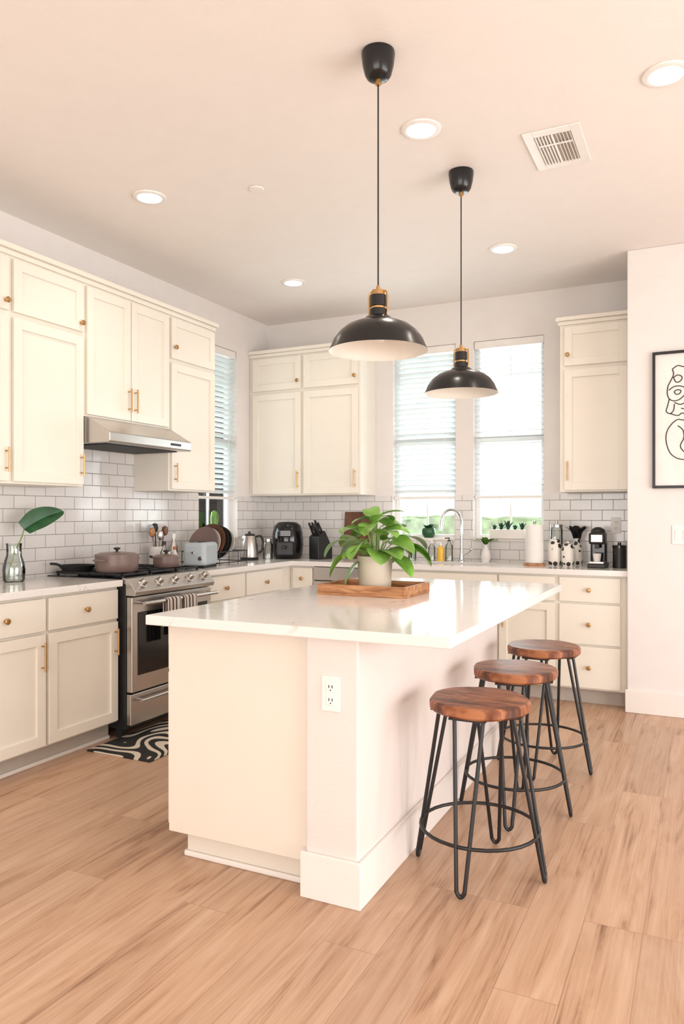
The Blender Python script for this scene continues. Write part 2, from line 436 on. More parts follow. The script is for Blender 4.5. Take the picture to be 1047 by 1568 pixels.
window("window_3", 'y-', YB, WB[0], WB[1], WZ0, WZ1, 1.43, .14)

# ------------------------------------------------------------------ cabinets
def shaker(parent, axis, plane, a0, a1, z0, z1, fw=.055, name="door"):
    f = lambda *k: fb(axis, plane, *k)
    g = .003; a0 += g; a1 -= g; z0 += g; z1 -= g
    boxes(name, [f(a0, a0+fw, 0.001, .021, z0, z1), f(a1-fw, a1, 0.001, .021, z0, z1),
                 f(a0+fw, a1-fw, 0.001, .021, z1-fw, z1), f(a0+fw, a1-fw, 0.001, .021, z0, z0+fw)], M['cab'], parent, .0015)
    boxes(name+"_panel", [f(a0+fw-.001, a1-fw+.001, 0.001, .009, z0+fw-.001, z1-fw+.001)], M['cab'], parent)
def slab(parent, axis, plane, a0, a1, z0, z1, name="drawer_front"):
    g = .003
    boxes(name, [fb(axis, plane, a0+g, a1-g, .001, .021, z0+g, z1-g)], M['cab'], parent, .003)
def pull(parent, axis, plane, a, z0, z1, n=.021):
    c = [fp(axis, plane, a, n+.028, z) for z in (z0, z1)]
    tube("bar_pull", c, .0055, M['brass'], parent, seg=10, smoothpath=False)
    for z in (z0+.02, z1-.02):
        tube("pull_post", [fp(axis, plane, a, n, z), fp(axis, plane, a, n+.028, z)], .0042, M['brass'], parent, seg=8, smoothpath=False)
def knob(parent, axis, plane, a, z, n=.021):
    d = {'x+': Matrix.Rotation(math.pi/2, 3, 'Y'), 'x-': Matrix.Rotation(-math.pi/2, 3, 'Y'), 'y-': Matrix.Rotation(math.pi/2, 3, 'X'), 'y+': Matrix.Rotation(-math.pi/2, 3, 'X')}[axis]
    lathe("knob", [(0.0, 0), (.007, 0), (.006, .014), (.015, .018), (.016, .025), (.012, .029), (0, .030)], M['brass'], parent, c=fp(axis, plane, a, n, z), seg=16, rot=d)

def crown(parent, axis, plane, a0, a1, z0, ends=(False, False)):
    e0 = .03 if ends[0] else 0; e1 = .03 if ends[1] else 0
    boxes("crown", [fb(axis, plane, a0-e0*.5, a1+e1*.5, -.30, .012, z0, z0+.03), fb(axis, plane, a0-e0, a1+e1, -.30, .03, z0+.03, z0+.06)], M['cab'], parent, .006)

UB, US, UT = 1.465, 2.365, 2.675
UX = -3.32
g = group("upper_cabinet", (UX, 3.2, UB), absolute=True)
ys = [1.76, 2.285, 2.81, 3.335]
boxes("carcass", [(XL+.001, UX, ys[0], 3.335, UB, UT), (XL+.001, UX, 3.335, 4.12, 1.885, UT), (XL+.001, UX, 4.12, 4.65, UB, UT)], M['cab'], g, .002)
for a, b in zip(ys[:-1], ys[1:]):
    a_, b_ = a+.012, b-.012
    shaker(g, 'x+', UX, a_, b_, UB+.01, US-.014); shaker(g, 'x+', UX, a_, b_, US+.010, UT-.014)
    s = b_-.028
    pull(g, 'x+', UX, s, UB+.06, UB+.19); knob(g, 'x+', UX, s, US+.06)
shaker(g, 'x+', UX, 3.347, 3.7275, 1.895, UT-.014); shaker(g, 'x+', UX, 3.7285, 4.108, 1.895, UT-.014)
pull(g, 'x+', UX, 3.70, 1.95, 2.10); pull(g, 'x+', UX, 3.757, 1.95, 2.10)
shaker(g, 'x+', UX, 4.132, 4.638, UB+.01, US-.014); shaker(g, 'x+', UX, 4.132, 4.638, US+.010, UT-.014)
pull(g, 'x+', UX, 4.16, UB+.06, UB+.19); knob(g, 'x+', UX, 4.16, US+.09)
crown(g, 'x+', UX, ys[0], 4.65, UT, (True, True))

UY = 5.62
g = group("upper_cabinet", (-3.1, UY, UB), absolute=True)
boxes("carcass", [(XL+.001, -2.55, UY, YB-.001, UB, UT)], M['cab'], g, .002)
for a, b in ((-3.60, -3.09), (-3.09, -2.555)):
    a_, b_ = a+.010, b-.012
    shaker(g, 'y-', UY, a_, b_, UB+.01, US-.014); shaker(g, 'y-', UY, a_, b_, US+.010, UT-.014)
    pull(g, 'y-', UY, b_-.028, UB+.06, UB+.21); knob(g, 'y-', UY, b_-.028, US+.08)
crown(g, 'y-', UY, XL+.001, -2.55, UT, (False, True))
g = group("upper_cabinet", (-.7, UY, UB), absolute=True)
boxes("carcass", [(-.955, XN-.001, UY, YB-.001, UB, UT)], M['cab'], g, .002)
shaker(g, 'y-', UY, -.925, -.49, UB+.01, US-.014); shaker(g, 'y-', UY, -.925, -.49, US+.010, UT-.014)
pull(g, 'y-', UY, -.898, UB+.08, UB+.22); knob(g, 'y-', UY, -.898, US+.09)
crown(g, 'y-', UY, -.955, XN-.001, UT, (True, False))

BX = -3.06; BY = 5.35; BT = CT-.037
def base_left(name, mods, y0, y1, hs):
    g = group(name, (BX, (y0+y1)/2, 0), absolute=True)
    boxes("carcass", [(XL+.001, BX, y0, y1, .105, BT)], M['cab'], g, .002)
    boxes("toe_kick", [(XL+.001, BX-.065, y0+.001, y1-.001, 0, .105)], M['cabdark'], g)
    boxes("toe_shoe", [(BX-.065, BX-.053, y0+.001, y1-.001, 0, .02)], M['trim'], g, .004)
    for (a, b), h in zip(mods, hs):
        a_, b_ = a+.008, b-.008
        slab(g, 'x+', BX, a_, b_, .70, BT-.014); knob(g, 'x+', BX, (a+b)/2, .785)
        shaker(g, 'x+', BX, a_, b_, .115, .690)
        s = b_-.03 if h > 0 else a_+.03
        pull(g, 'x+', BX, s, .50, .65)
    return g
base_left("base_cabinet", [(1.76, 2.285), (2.285, 2.81), (2.81, 3.335)], 1.75, 3.337, (1, 1, 1))
g = base_left("base_cabinet", [(4.125, 4.66), (4.66, 5.20)], 4.118, YB-.012, (1, -1))
g = group("base_cabinet", (-2, BY, 0), absolute=True)
boxes("carcass", [(BX+.001, -2.84, BY, YB-.012, .105, BT), (-2.235, XN-.002, BY, YB-.012, .105, .62), (-1.35, XN-.002, BY, YB-.012, .62, BT), (-2.235, -2.15, BY, YB-.012, .62, BT), (-2.15, -1.35, BY, BY+.02, .62, BT)], M['cab'], g, .001)
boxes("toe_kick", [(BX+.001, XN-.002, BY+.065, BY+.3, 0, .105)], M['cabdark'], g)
slab(g, 'y-', BY, BX+.03, -2.845, .70, BT-.014); knob(g, 'y-', BY, -2.94, .785); shaker(g, 'y-', BY, BX+.03, -2.845, .115, .692, .04)
slab(g, 'y-', BY, -2.23, -1.345, .70, BT-.014)
shaker(g, 'y-', BY, -2.23, -1.79, .115, .692); shaker(g, 'y-', BY, -1.785, -1.345, .115, .692)
pull(g, 'y-', BY, -1.82, .50, .65); pull(g, 'y-', BY, -1.755, .50, .65)
slab(g, 'y-', BY, -1.335, -.94, .70, BT-.014); knob(g, 'y-', BY, -1.135, .785); shaker(g, 'y-', BY, -1.335, -.94, .115, .692); pull(g, 'y-', BY, -1.30, .50, .65)
for z0, z1 in ((.70, BT-.014), (.412, .69), (.115, .402)):
    slab(g, 'y-', BY, -.915, -.51, z0, z1); knob(g, 'y-', BY, -.715, (z0+z1)/2)
boxes("countertop_left", [(XL+.009, BX+.045, 1.74, 3.337, BT, CT)], M['quartz'], bevel=.003)
SX = (-2.08, -1.44); SY = (5.43, 5.76)
boxes("countertop_back", [(XL+.009, BX+.045, 4.118, YB-.009, BT, CT), (BX+.045, SX[0], BY-.045, YB-.009, BT, CT), (SX[1], XN-.001, BY-.045, YB-.009, BT, CT),
                          (SX[0], SX[1], BY-.045, SY[0], BT, CT), (SX[0], SX[1], SY[1], YB-.009, BT, CT)], M['quartz'])
g = group("kitchen_sink", (-1.76, 5.6, .7), absolute=True)
boxes("basin", [(SX[0], SX[1], SY[0], SY[1], .68, .69), (SX[0]-.012, SX[0], SY[0], SY[1], .68, BT-.001), (SX[1], SX[1]+.012, SY[0], SY[1], .68, BT-.001),
                (SX[0]-.012, SX[1]+.012, SY[0]-.012, SY[0], .68, BT-.001), (SX[0]-.012, SX[1]+.012, SY[1], SY[1]+.012, .68, BT-.001)], M['steel'], g)
g = group("dishwasher", (-2.54, BY, 0), absolute=True)
boxes("tub", [(-2.835, -2.24, BY+.01, YB-.05, .11, BT-.004)], M['blackmat'], g)
boxes("door_panel", [(-2.835, -2.24, BY-.022, BY+.01, .115, .77)], M['steel'], g, .004)
boxes("control_strip", [(-2.835, -2.24, BY-.022, BY+.01, .775, BT-.006)], M['steel'], g, .003)
boxes("base", [(-2.83, -2.245, BY+.0, BY+.04, .0, .11)], M['blackmat'], g)
tube("handle", [(-2.78, BY-.065, .735), (-2.29, BY-.065, .735)], .01, M['steel'], g, smoothpath=False)
for x in (-2.74, -2.33): tube("handle_post", [(x, BY-.065, .735), (x, BY-.02, .735)], .007, M['steel'], g, smoothpath=False)

# ------------------------------------------------------------------ range
y0, y1 = 3.343, 4.112
g = group("gas_range", (-3.0, 3.73, 0), absolute=True)
boxes("body", [(XL+.012, -3.0, y0, y1, .06, .90)], M['black'], g, .003)
boxes("feet", [(-3.1, -3.06, y0+.03, y0+.07, 0, .06), (-3.1, -3.06, y1-.07, y1-.03, 0, .06), (-3.5, -3.46, y0+.03, y0+.07, 0, .06), (-3.5, -3.46, y1-.07, y1-.03, 0, .06)], M['blackmat'], g)
boxes("drawer_front", [(-3.0, -2.965, y0+.004, y1-.004, .085, .265)], M['steel'], g, .005)
boxes("oven_door", [(-3.0, -2.955, y0+.004, y1-.004, .275, .825)], M['steel'], g, .006)
boxes("oven_glass", [(-2.956, -2.951, y0+.05, y1-.05, .37, .735)], M['blackgloss'], g, .002)
prism("control_panel", [(-3.02, .832), (-2.935, .832), (-2.928, .858), (-2.99, .931), (-3.03, .936)], 'y', y0+.002, y1-.002, M['steel'], g, .003)
boxes("cooktop", [(XL+.012, -3.028, y0, y1, .90, .930)], M['blackgloss'], g, .004)
HZ = .79
tube("door_handle", [(-2.89, y0+.03, HZ), (-2.89, y1-.03, HZ)], .012, M['steel'], g, smoothpath=False, seg=12)
for yy in (y0+.06, y1-.06): tube("handle_post", [(-2.89, yy, HZ), (-2.955, yy, HZ)], .009, M['steel'], g, smoothpath=False)
tube("drawer_handle", [(-2.93, y0+.05, .225), (-2.93, y1-.05, .225)], .009, M['steel'], g, smoothpath=False, seg=12)
for yy in (y0+.08, y1-.08): tube("drawer_handle_post", [(-2.93, yy, .225), (-2.965, yy, .225)], .007, M['steel'], g, smoothpath=False)
dR = Matrix.Rotation(math.radians(49), 3, 'Y')
for i in range(5):
    yy = y0+.09+i*(y1-y0-.18)/4
    lathe("control_knob", [(0, 0), (.027, 0), (.027, .008), (.021, .012), (.019, .038), (.016, .042), (0, .042)], M['steel'], g, c=(-2.960, yy, .894), seg=20, rot=dR)
L = []
for (ga, gb) in ((y0+.02, y0+.255), (y0+.265, y1-.265), (y1-.255, y1-.02)):
    for xx in (-3.56, -3.43, -3.30, -3.17, -3.05): L.append((xx-.006, xx+.006, ga, gb, .944, .956))
    for yy in (ga+.006, (ga+gb)/2, gb-.006): L.append((-3.566, -3.044, yy-.006, yy+.006, .942, .9565))
    for xx in (-3.56, -3.05):
        for yy in (ga+.01, gb-.01): L.append((xx-.006, xx+.006, yy-.006, yy+.006, .930, .946))
boxes("grates", L, M['blackmat'], g, .002)
for xx in (-3.18, -3.44):
    for yy in (y0+.14, y1-.14, ):
        lathe("burner", [(0, .930), (.05, .930), (.048, .937), (.03, .941), (0, .941)], M['blackmat'], g, c=(xx, yy, 0), seg=24)
GT = .9565
def towel(y0, y1, zb):
    bm = bmesh.new(); rows = []
    prof = [(-2.908, zb+.10)]+[(-2.907, HZ-.035), (-2.905, HZ)]+[(-2.89+.016*math.cos(a), HZ+.016*math.sin(a)) for a in (math.pi*.75, math.pi/2, math.pi*.25)]+[(-2.873, HZ), (-2.871, .70), (-2.869, .60), (-2.869, zb)]
    n = 14
    for j in range(n+1):
        yy = y0+(y1-y0)*j/n
        rows.append([bm.verts.new((x+(.003*math.sin(j*1.3)*(1 if x > -2.89 else 0)), yy, z)) for x, z in prof])
    for a, b in zip(rows[:-1], rows[1:]):
        for k in range(len(prof)-1): bm.faces.new((a[k], a[k+1], b[k+1], b[k]))
    gg = group("dish_towel", (-2.88, (y0+y1)/2, HZ), absolute=True)
    o = fin("cloth", bm, M['towel'], gg, smooth=True)
    md = o.modifiers.new("Solidify", 'SOLIDIFY'); md.thickness = .002; md.offset = 1
towel(3.56, 3.69, .53); towel(3.72, 3.85, .55)

g = group("range_hood", (-3.35, 3.73, 1.75), absolute=True)
prism("canopy", [(XL+.01, 1.725), (-3.125, 1.725), (-3.12, 1.735), (-3.12, 1.785), (-3.29, 1.882), (XL+.01, 1.882)], 'y', 3.342, 4.113, M['steel'], g, .004)
boxes("filter", [(-3.56, -3.2, 3.40, 4.06, 1.719, 1.7245)], M['blackmat'], g)
boxes("buttons", [(-3.121, -3.117, 3.9, 4.0, 1.75, 1.765)], M['black'], g)

def pot(name, c, r, h, m, lid=True, handles='side', ang=0):
    g = group(name, c, ang)
    lathe("body", [(0, .0), (r*.9, .0), (r*.98, .012), (r, h*.5), (r, h), (r-.006, h), (r-.008, .01), (0, .01)], m, g)
    if lid:
        lathe("lid", [(r+.004, h), (r+.004, h+.008), (r*.8, h+.018), (r*.3, h+.024), (0, h+.025)], m, g)
        lathe("lid_knob", [(.008, h+.022), (.008, h+.035), (.02, h+.04), (.02, h+.048), (0, h+.052)], M['blackmat'], g, seg=16)
    if handles == 'side':
        for s in (-1, 1):
            tube("handle", [(s*r*.98, -.035, h*.75), (s*(r+.035), -.03, h*.78), (s*(r+.04), 0, h*.78), (s*(r+.035), .03, h*.78), (s*r*.98, .035, h*.75)], .006, m, g)
    else:
        tube("handle", [(r*.98, 0, h*.75), (r+.06, 0, h*.8), (r+.16, 0, h*.95)], .009, M['blackmat'], g)
    return g
pot("dutch_oven", (-3.21, 3.50, GT), .128, .095, M['mauve'], ang=1.57)
pot("saucepan", (-3.20, 3.95, GT), .085, .06, M['mauve'], handles='long', ang=2.7)
g = group("frying_pan", (-3.47, 3.44, GT), -1.9)
lathe("pan", [(0, 0), (.085, 0), (.11, .035), (.113, .035), (.088, .005), (0, .006)], M['blackmat'], g)
tube("handle", [(.10, 0, .03), (.13, 0, .045), (.17, 0, .05)], .008, M['blackmat'], g)

boxes("kitchen_mat", [(-3.06, -2.62, 3.1, 4.02, .0, .008)], M['rug'], bevel=.003)

# ------------------------------------------------------------------ island
ix0, ix1, iy0, iy1 = -1.885, -.70, 2.205, 4.17
cx0, cxm, cx1 = -1.835, -1.228, -1.03
g = group("kitchen_island", (-1.3, 3.1, 0), absolute=True)
boxes("cabinet_body", [(cx0, cxm, 2.28, 4.08, .10, CT-.037)], M['cab_shaded'], g, .003)
boxes("toe_kick", [(cx0+.055, cxm, 2.325, 4.03, 0, .10)], M['cab_shaded'], g)
boxes("toe_trim", [(cx0+.043, cxm, 2.313, 2.325, 0, .022), (cx0+.043, cx0+.055, 2.313, 4.03, 0, .022)], M['trim'], g, .006)
boxes("pony_wall", [(cxm, cx1, 2.25, 4.09, 0, CT-.037)], M['wall_tex'], g, .008, 3)
boxes("base_trim", [(cxm-.014, cx1+.014, 2.236, 2.25, 0, .155), (cx1, cx1+.014, 2.25, 4.104, 0, .155), (cxm-.014, cxm, 2.25, 2.28, 0, .155), (cxm, cx1+.014, 4.09, 4.104, 0, .155)], M['trim'], g, .003)
boxes("top", [(ix0, ix1, iy0, iy1, CT-.037, CT)], M['quartz'], g, .004)
for k in range(3):
    a = 2.30+k*.59
    shaker(g, 'x-', cx0, a, a+.585, .115, .70); slab(g, 'x-', cx0, a, a+.585, .705, .875)
    knob(g, 'x-', cx0, a+.29, .79); pull(g, 'x-', cx0, a+.05, .5, .65)
def outlet(parent, axis, plane, a, z, w=.07, h=.118):
    boxes("plate", [fb(axis, plane, a-w/2, a+w/2, .0, .006, z-h/2, z+h/2)], M['white'], parent, .002)
    boxes("receptacle", [fb(axis, plane, a-.017, a+.017, .006, .009, z+s-.016, z+s+.016) for s in (-.022, .022)], M['white'], parent, .003)
    boxes("slots", [fb(axis, plane, a+q-.0015, a+q+.0015, .009, .0095, z+s-.002, z+s+.008) for s in (-.022, .022) for q in (-.006, .006)]
          +[fb(axis, plane, a-.002, a+.002, .009, .0095, z+s-.011, z+s-.007) for s in (-.022, .022)], M['black'], parent)
og = group("power_outlet", (-1.128, 2.25, .7), absolute=True); outlet(og, 'y-', 2.25, -1.128, .70)
og = group("power_outlet", (-.6, YB-.008, 1.2), absolute=True); outlet(og, 'y-', YB-.008, -.60, 1.22)
og = group("power_outlet", (XL+.008, 3.1, 1.2), absolute=True); outlet(og, 'x+', XL+.008, 2.6, 1.2)
og = group("light_switch", (-.14, YN, 1.17), absolute=True)
boxes("plate", [(-.195, -.08, YN-.006, YN, 1.11, 1.23)], M['white'], og, .002)
boxes("rockers", [(-.178, -.145, YN-.010, YN-.006, 1.137, 1.203), (-.13, -.097, YN-.010, YN-.006, 1.137, 1.203)], M['white'], og, .002)

# ------------------------------------------------------------------ stools
def stool(x, y, rot):
    g = group("bar_stool", (x, y, 0), rot)
    H = .632; R = .18
    bm = bmesh.new(); seg = 56; rings = []
    prof = [(0, H-.042), (.6*R, H-.042), (R-.008, H-.042), (R, H-.034), (R+.001, H-.010), (R-.006, H-.001), (.7*R, H), (0, H)]
    for r, z in prof:
        if r == 0: rings.append([bm.verts.new((0, 0, z))])
        else: rings.append([bm.verts.new(((r+(.0025*math.sin(5*a+1)+.0015*math.sin(9*a) if r > .1 else 0))*math.cos(a), (r+(.0025*math.sin(5*a+1)))*math.sin(a), z)) for a in [2*math.pi*i/seg for i in range(seg)]])
    for a, b in zip(rings[:-1], rings[1:]):
        for i in range(seg):
            j = (i+1) % seg
            if len(a) == 1: bm.faces.new((a[0], b[i], b[j]))
            elif len(b) == 1: bm.faces.new((a[i], a[j], b[0]))
            else: bm.faces.new((a[i], a[j], b[j], b[i]))
    fin("seat", bm, M['seat'], g, smooth=True)
    for k in range(4):
        a = k*math.pi/2
        er = Vector((math.cos(a), math.sin(a), 0)); et = Vector((-math.sin(a), math.cos(a), 0))
        pts = [er*.135+et*.052+Vector((0, 0, H-.043)), er*.230+et*.016+Vector((0, 0, .05)), er*.2345+et*.013+Vector((0, 0, .022)), er*.236+Vector((0, 0, .0085)),
               er*.2345-et*.013+Vector((0, 0, .022)), er*.230-et*.016+Vector((0, 0, .05)), er*.135-et*.052+Vector((0, 0, H-.043))]
        P = [pts[0]]+[pts[0].lerp(pts[1], t) for t in (.33, .66)]+pts[1:6]+[pts[5].lerp(pts[6], t) for t in (.33, .66)]+[pts[6]]
        tube("leg_%d" % (k+1), P, .0075, M['black'], g, seg=10)
        c = er*.135+Vector((0, 0, H-.046))
        bm = bmesh.new(); addbox(bm, -.03, .03, -.065, .065, -.0035, .0035)
        bmesh.ops.rotate(bm, verts=bm.verts, cent=(0, 0, 0), matrix=Matrix.Rotation(a, 3, 'Z')); bmesh.ops.translate(bm, verts=bm.verts, vec=c)
        fin("leg_plate", bm, M['black'], g)
    tube("foot_ring", [(.213*math.cos(i*math.pi/16), .213*math.sin(i*math.pi/16), .165) for i in range(32)], .0065, M['black'], g, cyclic=True, smoothpath=False, seg=10)
stool(-.745, 2.69, 0.0); stool(-.755, 3.30, .12); stool(-.75, 3.92, -.06)

# ------------------------------------------------------------------ pendants
def pendant(x, y):
    g = group("pendant_lamp", (x, y, 0))
    RZ = 1.915
    lathe("canopy", [(0, ZC-.001), (.062, ZC-.001), (.0635, ZC-.012), (.058, ZC-.055), (.050, ZC-.085), (.042, ZC-.098), (.030, ZC-.104), (.012, ZC-.106), (0, ZC-.106)], M['shade'], g, seg=40)
    lathe("canopy_nipple", [(.012, ZC-.106), (.012, ZC-.122), (.008, ZC-.126), (0, ZC-.126)], M['brass'], g, seg=20)
    tube("cord", [(0, 0, ZC-.124), (0, 0, RZ+.235)], .0032, M['black'], g, smoothpath=False)
    lathe("strain_relief", [(0, RZ+.245), (.007, RZ+.245), (.008, RZ+.232), (.024, RZ+.228), (.026, RZ+.210), (.021, RZ+.208)], M['brass'], g, seg=28)
    lathe("socket_cup", [(0, RZ+.209), (.030, RZ+.209), (.031, RZ+.168), (.026, RZ+.166), (.026, RZ+.158), (.033, RZ+.155), (.034, RZ+.13), (0, RZ+.13)], M['shade'], g, seg=32)
    lathe("brass_ring", [(.0275, RZ+.166), (.0275, RZ+.159)], M['brass'], g, seg=32)
    for s in (-1, 1):
        tube("yoke_arm", [(s*.024, 0, RZ+.225), (s*.036, 0, RZ+.215), (s*.037, 0, RZ+.15), (s*.036, 0, RZ+.138)], .004, M['brass'], g)
    o = [(.030, .134), (.046, .128), (.056, .118), (.060, .113), (.085, .108), (.118, .094), (.148, .070), (.168, .042), (.178, .018), (.183, .008), (.1865, .0)]
    lathe("shade_outer", [(r, RZ+z) for r, z in o], M['shade'], g, seg=64)
    i_ = [(.1865, .0), (.180, .004), (.174, .016), (.164, .040), (.144, .067), (.115, .090), (.084, .103), (.056, .109), (.030, .118), (0, .118)]
    lathe("shade_inner", [(r, RZ+z) for r, z in i_], M['shadein'], g, seg=64)
    lathe("light_bulb", [(0, RZ+.03), (.02, RZ+.035), (.03, RZ+.055), (.026, RZ+.08), (.014, RZ+.10), (.014, RZ+.118)], M['white'], g, seg=24)
pendant(-1.108, 2.60); pendant(-1.116, 3.69)

# ------------------------------------------------------------------ ceiling fixtures
def downlight(x, y, lit=True):
    g = group("recessed_downlight", (x, y, ZC))
    lathe("trim_ring", [(.066, -.001), (.066, -.010), (.074, -.012), (.088, -.007), (.090, -.001)], M['white'], g, seg=48)
    lathe("lens", [(0, -.006), (.067, -.006)], M['lamp'], g, seg=40)
    ld = bpy.data.lights.new("downlight_spot", 'SPOT'); ld.energy = 17; ld.color = (1, .88, .76); ld.spot_size = 2.3; ld.spot_blend = .8; ld.shadow_soft_size = .06
    lo = bpy.data.objects.new("spot", ld); COL.objects.link(lo); lo.parent = g; lo.location = (0, 0, -.02)
for p in ((-1.153, 3.2), (-2.736, 3.236), (-2.775, 4.895), (-1.19, 4.868), (-.14, 3.22), (-2.74, 1.4), (-.14, 1.4)): downlight(*p)
lathe("sprinkler_cover", [(0, ZC-.008), (.036, ZC-.007), (.042, ZC-.001)], M['ceil'], None, c=(-2.156, 3.407, 0))
g = group("ceiling_vent", (-.63, 3.64, ZC), absolute=True)
vx0, vx1, vy0, vy1 = -.757, -.503, 3.445, 3.84
boxes("frame", [(vx0, vx0+.045, vy0, vy1, ZC-.008, ZC-.0005), (vx1-.045, vx1, vy0, vy1, ZC-.008, ZC-.0005), (vx0+.045, vx1-.045, vy0, vy0+.05, ZC-.008, ZC-.0005), (vx0+.045, vx1-.045, vy1-.05, vy1, ZC-.008, ZC-.0005)], M['white'], g, .002)
boxes("duct_shadow", [(vx0+.045, vx1-.045, vy0+.05, vy1-.05, ZC-.0015, ZC-.0005)], M['cabdark'], g)
bm = bmesh.new()
n = 11
for i in range(n):
    x = vx0+.055+i*(vx1-vx0-.11)/(n-1); s = -.006 if i < n/2 else .006
    vs = [bm.verts.new(p) for p in ((x, vy0+.05, ZC-.002), (x, vy1-.05, ZC-.002), (x+s, vy1-.05, ZC-.012), (x+s, vy0+.05, ZC-.012))]
    bm.faces.new(vs)
o = fin("louvers", bm, M['white'], g); md = o.modifiers.new("S", 'SOLIDIFY'); md.thickness = .002
boxes("damper_bar", [(vx0+.05, vx1-.05, vy0+.13, vy0+.14, ZC-.014, ZC-.011)], M['white'], g)

# ------------------------------------------------------------------ framed art
g = group("framed_line_art", (0, YN, 1.9), absolute=True)
ax0, ax1, az0, az1 = -.31, .31, 1.47, 2.35; F = .017
boxes("frame", [(ax0, ax0+F, YN-.025, YN-.001, az0, az1), (ax1-F, ax1, YN-.025, YN-.001, az0, az1), (ax0+F, ax1-F, YN-.025, YN-.001, az1-F, az1), (ax0+F, ax1-F, YN-.025, YN-.001, az0, az0+F)], M['black'], g, .002)
boxes("paper", [(ax0+F, ax1-F, YN-.008, YN-.001, az0+F, az1-F)], M['paper'], g)
yl = YN-.009
def line(pts, cyc=False, r=.0032):
    tube("ink_line", [(ax0+px, yl, az1-pz) for px, pz in pts], r, M['black'], g, cyclic=cyc, seg=6)
line([(.118, .115), (.150, .095), (.185, .105), (.215, .098), (.250, .108), (.245, .150), (.262, .185), (.275, .215)])
line([(.118, .115), (.125, .150), (.108, .190), (.092, .225), (.088, .270), (.100, .305), (.128, .320), (.160, .312), (.185, .290), (.200, .262), (.185, .235), (.150, .225), (.120, .232), (.098, .250)])
line([(.125, .170), (.150, .155), (.175, .170), (.165, .195), (.140, .200), (.125, .170)], False)
line([(.128, .262), (.145, .250), (.168, .256), (.160, .275), (.140, .278), (.128, .262)], False)
line([(.200, .262), (.225, .300), (.255, .315), (.290, .300), (.310, .265), (.300, .225), (.270, .205)])
line([(.100, .305), (.090, .350), (.082, .385), (.105, .400), (.125, .380), (.130, .340)])
line([(.130, .330), (.165, .345), (.195, .335), (.220, .350), (.205, .375), (.170, .370)])
line([(.105, .400), (.150, .415), (.175, .400), (.200, .420), (.185, .445), (.150, .440), (.120, .460)])
line([(.120, .460), (.092, .500), (.080, .550), (.088, .610), (.110, .660), (.150, .690), (.200, .700)])
line([(.150, .480), (.180, .510), (.185, .560), (.165, .610), (.190, .650), (.240, .670), (.300, .650), (.350, .590), (.370, .510)])
line([(.290, .300), (.330, .330), (.360, .390), (.372, .450), (.370, .510)])
line([(.310, .265), (.370, .240), (.430, .260), (.470, .330), (.480, .430), (.450, .520), (.470, .600), (.440, .700), (.380, .760)])
line([(.380, .350), (.420, .335), (.450, .360), (.415, .380), (.380, .350)])

# ------------------------------------------------------------------ island tray + plant
tx0, tx1, ty0, ty1 = -1.645, -1.20, 3.126, 3.45
g = group("wooden_tray", (-1.42, 3.29, CT), absolute=True)
boxes("tray", [(tx0, tx1, ty0, ty1, CT, CT+.012), (tx0, tx0+.014, ty0, ty1, CT+.012, CT+.05), (tx1-.014, tx1, ty0, ty1, CT+.012, CT+.05),
               (tx0+.014, tx1-.014, ty0, ty0+.014, CT+.012, CT+.05), (tx0+.014, tx1-.014, ty1-.014, ty1, CT+.012, CT+.05)], M['tray'], g, .002)
PX, PY, PZ = -1.41, 3.27, CT+.0125
g = group("potted_plant", (PX, PY, PZ))
lathe("pot", [(0, 0), (.070, 0), (.075, .004), (.084, .160), (.085, .168), (.078, .168), (.074, .145), (0, .145)], M['pot'], g, seg=48)
lathe("soil", [(0, .148), (.0755, .146)], M['soil'], g)
bm = bmesh.new()
specs = []
random.seed(11)
for k in range(11):
    specs.append((k*33+random.uniform(-10, 10), .075+random.uniform(-.02, .03), .19+random.uniform(-.01, .05), random.uniform(-.1, .35), random.uniform(.12, .15), random.uniform(.095, .12), random.uniform(1.1, 2.0)))
for k in range(8):
    specs.append((k*45+15+random.uniform(-12, 12), .05+random.uniform(-.02, .03), .28+random.uniform(-.02, .04), random.uniform(.1, .6), random.uniform(.12, .15), random.uniform(.09, .115), random.uniform(1.0, 1.7)))
for k in range(5):
    specs.append((k*72+random.uniform(-20, 20), .02, .35+random.uniform(-.02, .02), random.uniform(.3, .9), random.uniform(.10, .13), random.uniform(.07, .09), random.uniform(.7, 1.4)))
specs += [(205, .12, .17, -.3, .15, .10, 1.8), (225, .085, .14, -.9, .13, .10, .6), (28, .15, .22, -.1, .17, .10, 1.8), (20, .17, .20, -.2, .13, .09, 1.6), (45, .14, .25, .2, .15, .11, 1.5), (190, .15, .24, -.1, .14, .10, 1.8), (0, .1, .16, -.4, .13, .1, 1.2)]
stems = []
for az, r, h, el, L_, W_, dr in specs:
    a = math.radians(az); d = Vector((math.cos(a)*math.cos(el), math.sin(a)*math.cos(el), math.sin(el)))
    b = Vector((math.cos(a)*r, math.sin(a)*r, h))
    addleaf(bm, b, d, L_, W_, dr, roll=random.uniform(-.45, .45))
    stems.append(((math.cos(a)*.02, math.sin(a)*.02, .14), (math.cos(a)*r*.5, math.sin(a)*r*.5, .14+(h-.14)*.75+.02), tuple(b)))
fin("leaves", bm, M['leaf'], g, smooth=True)
for s in stems: tube("stem", s, .0028, M['stem'], g, seg=6)

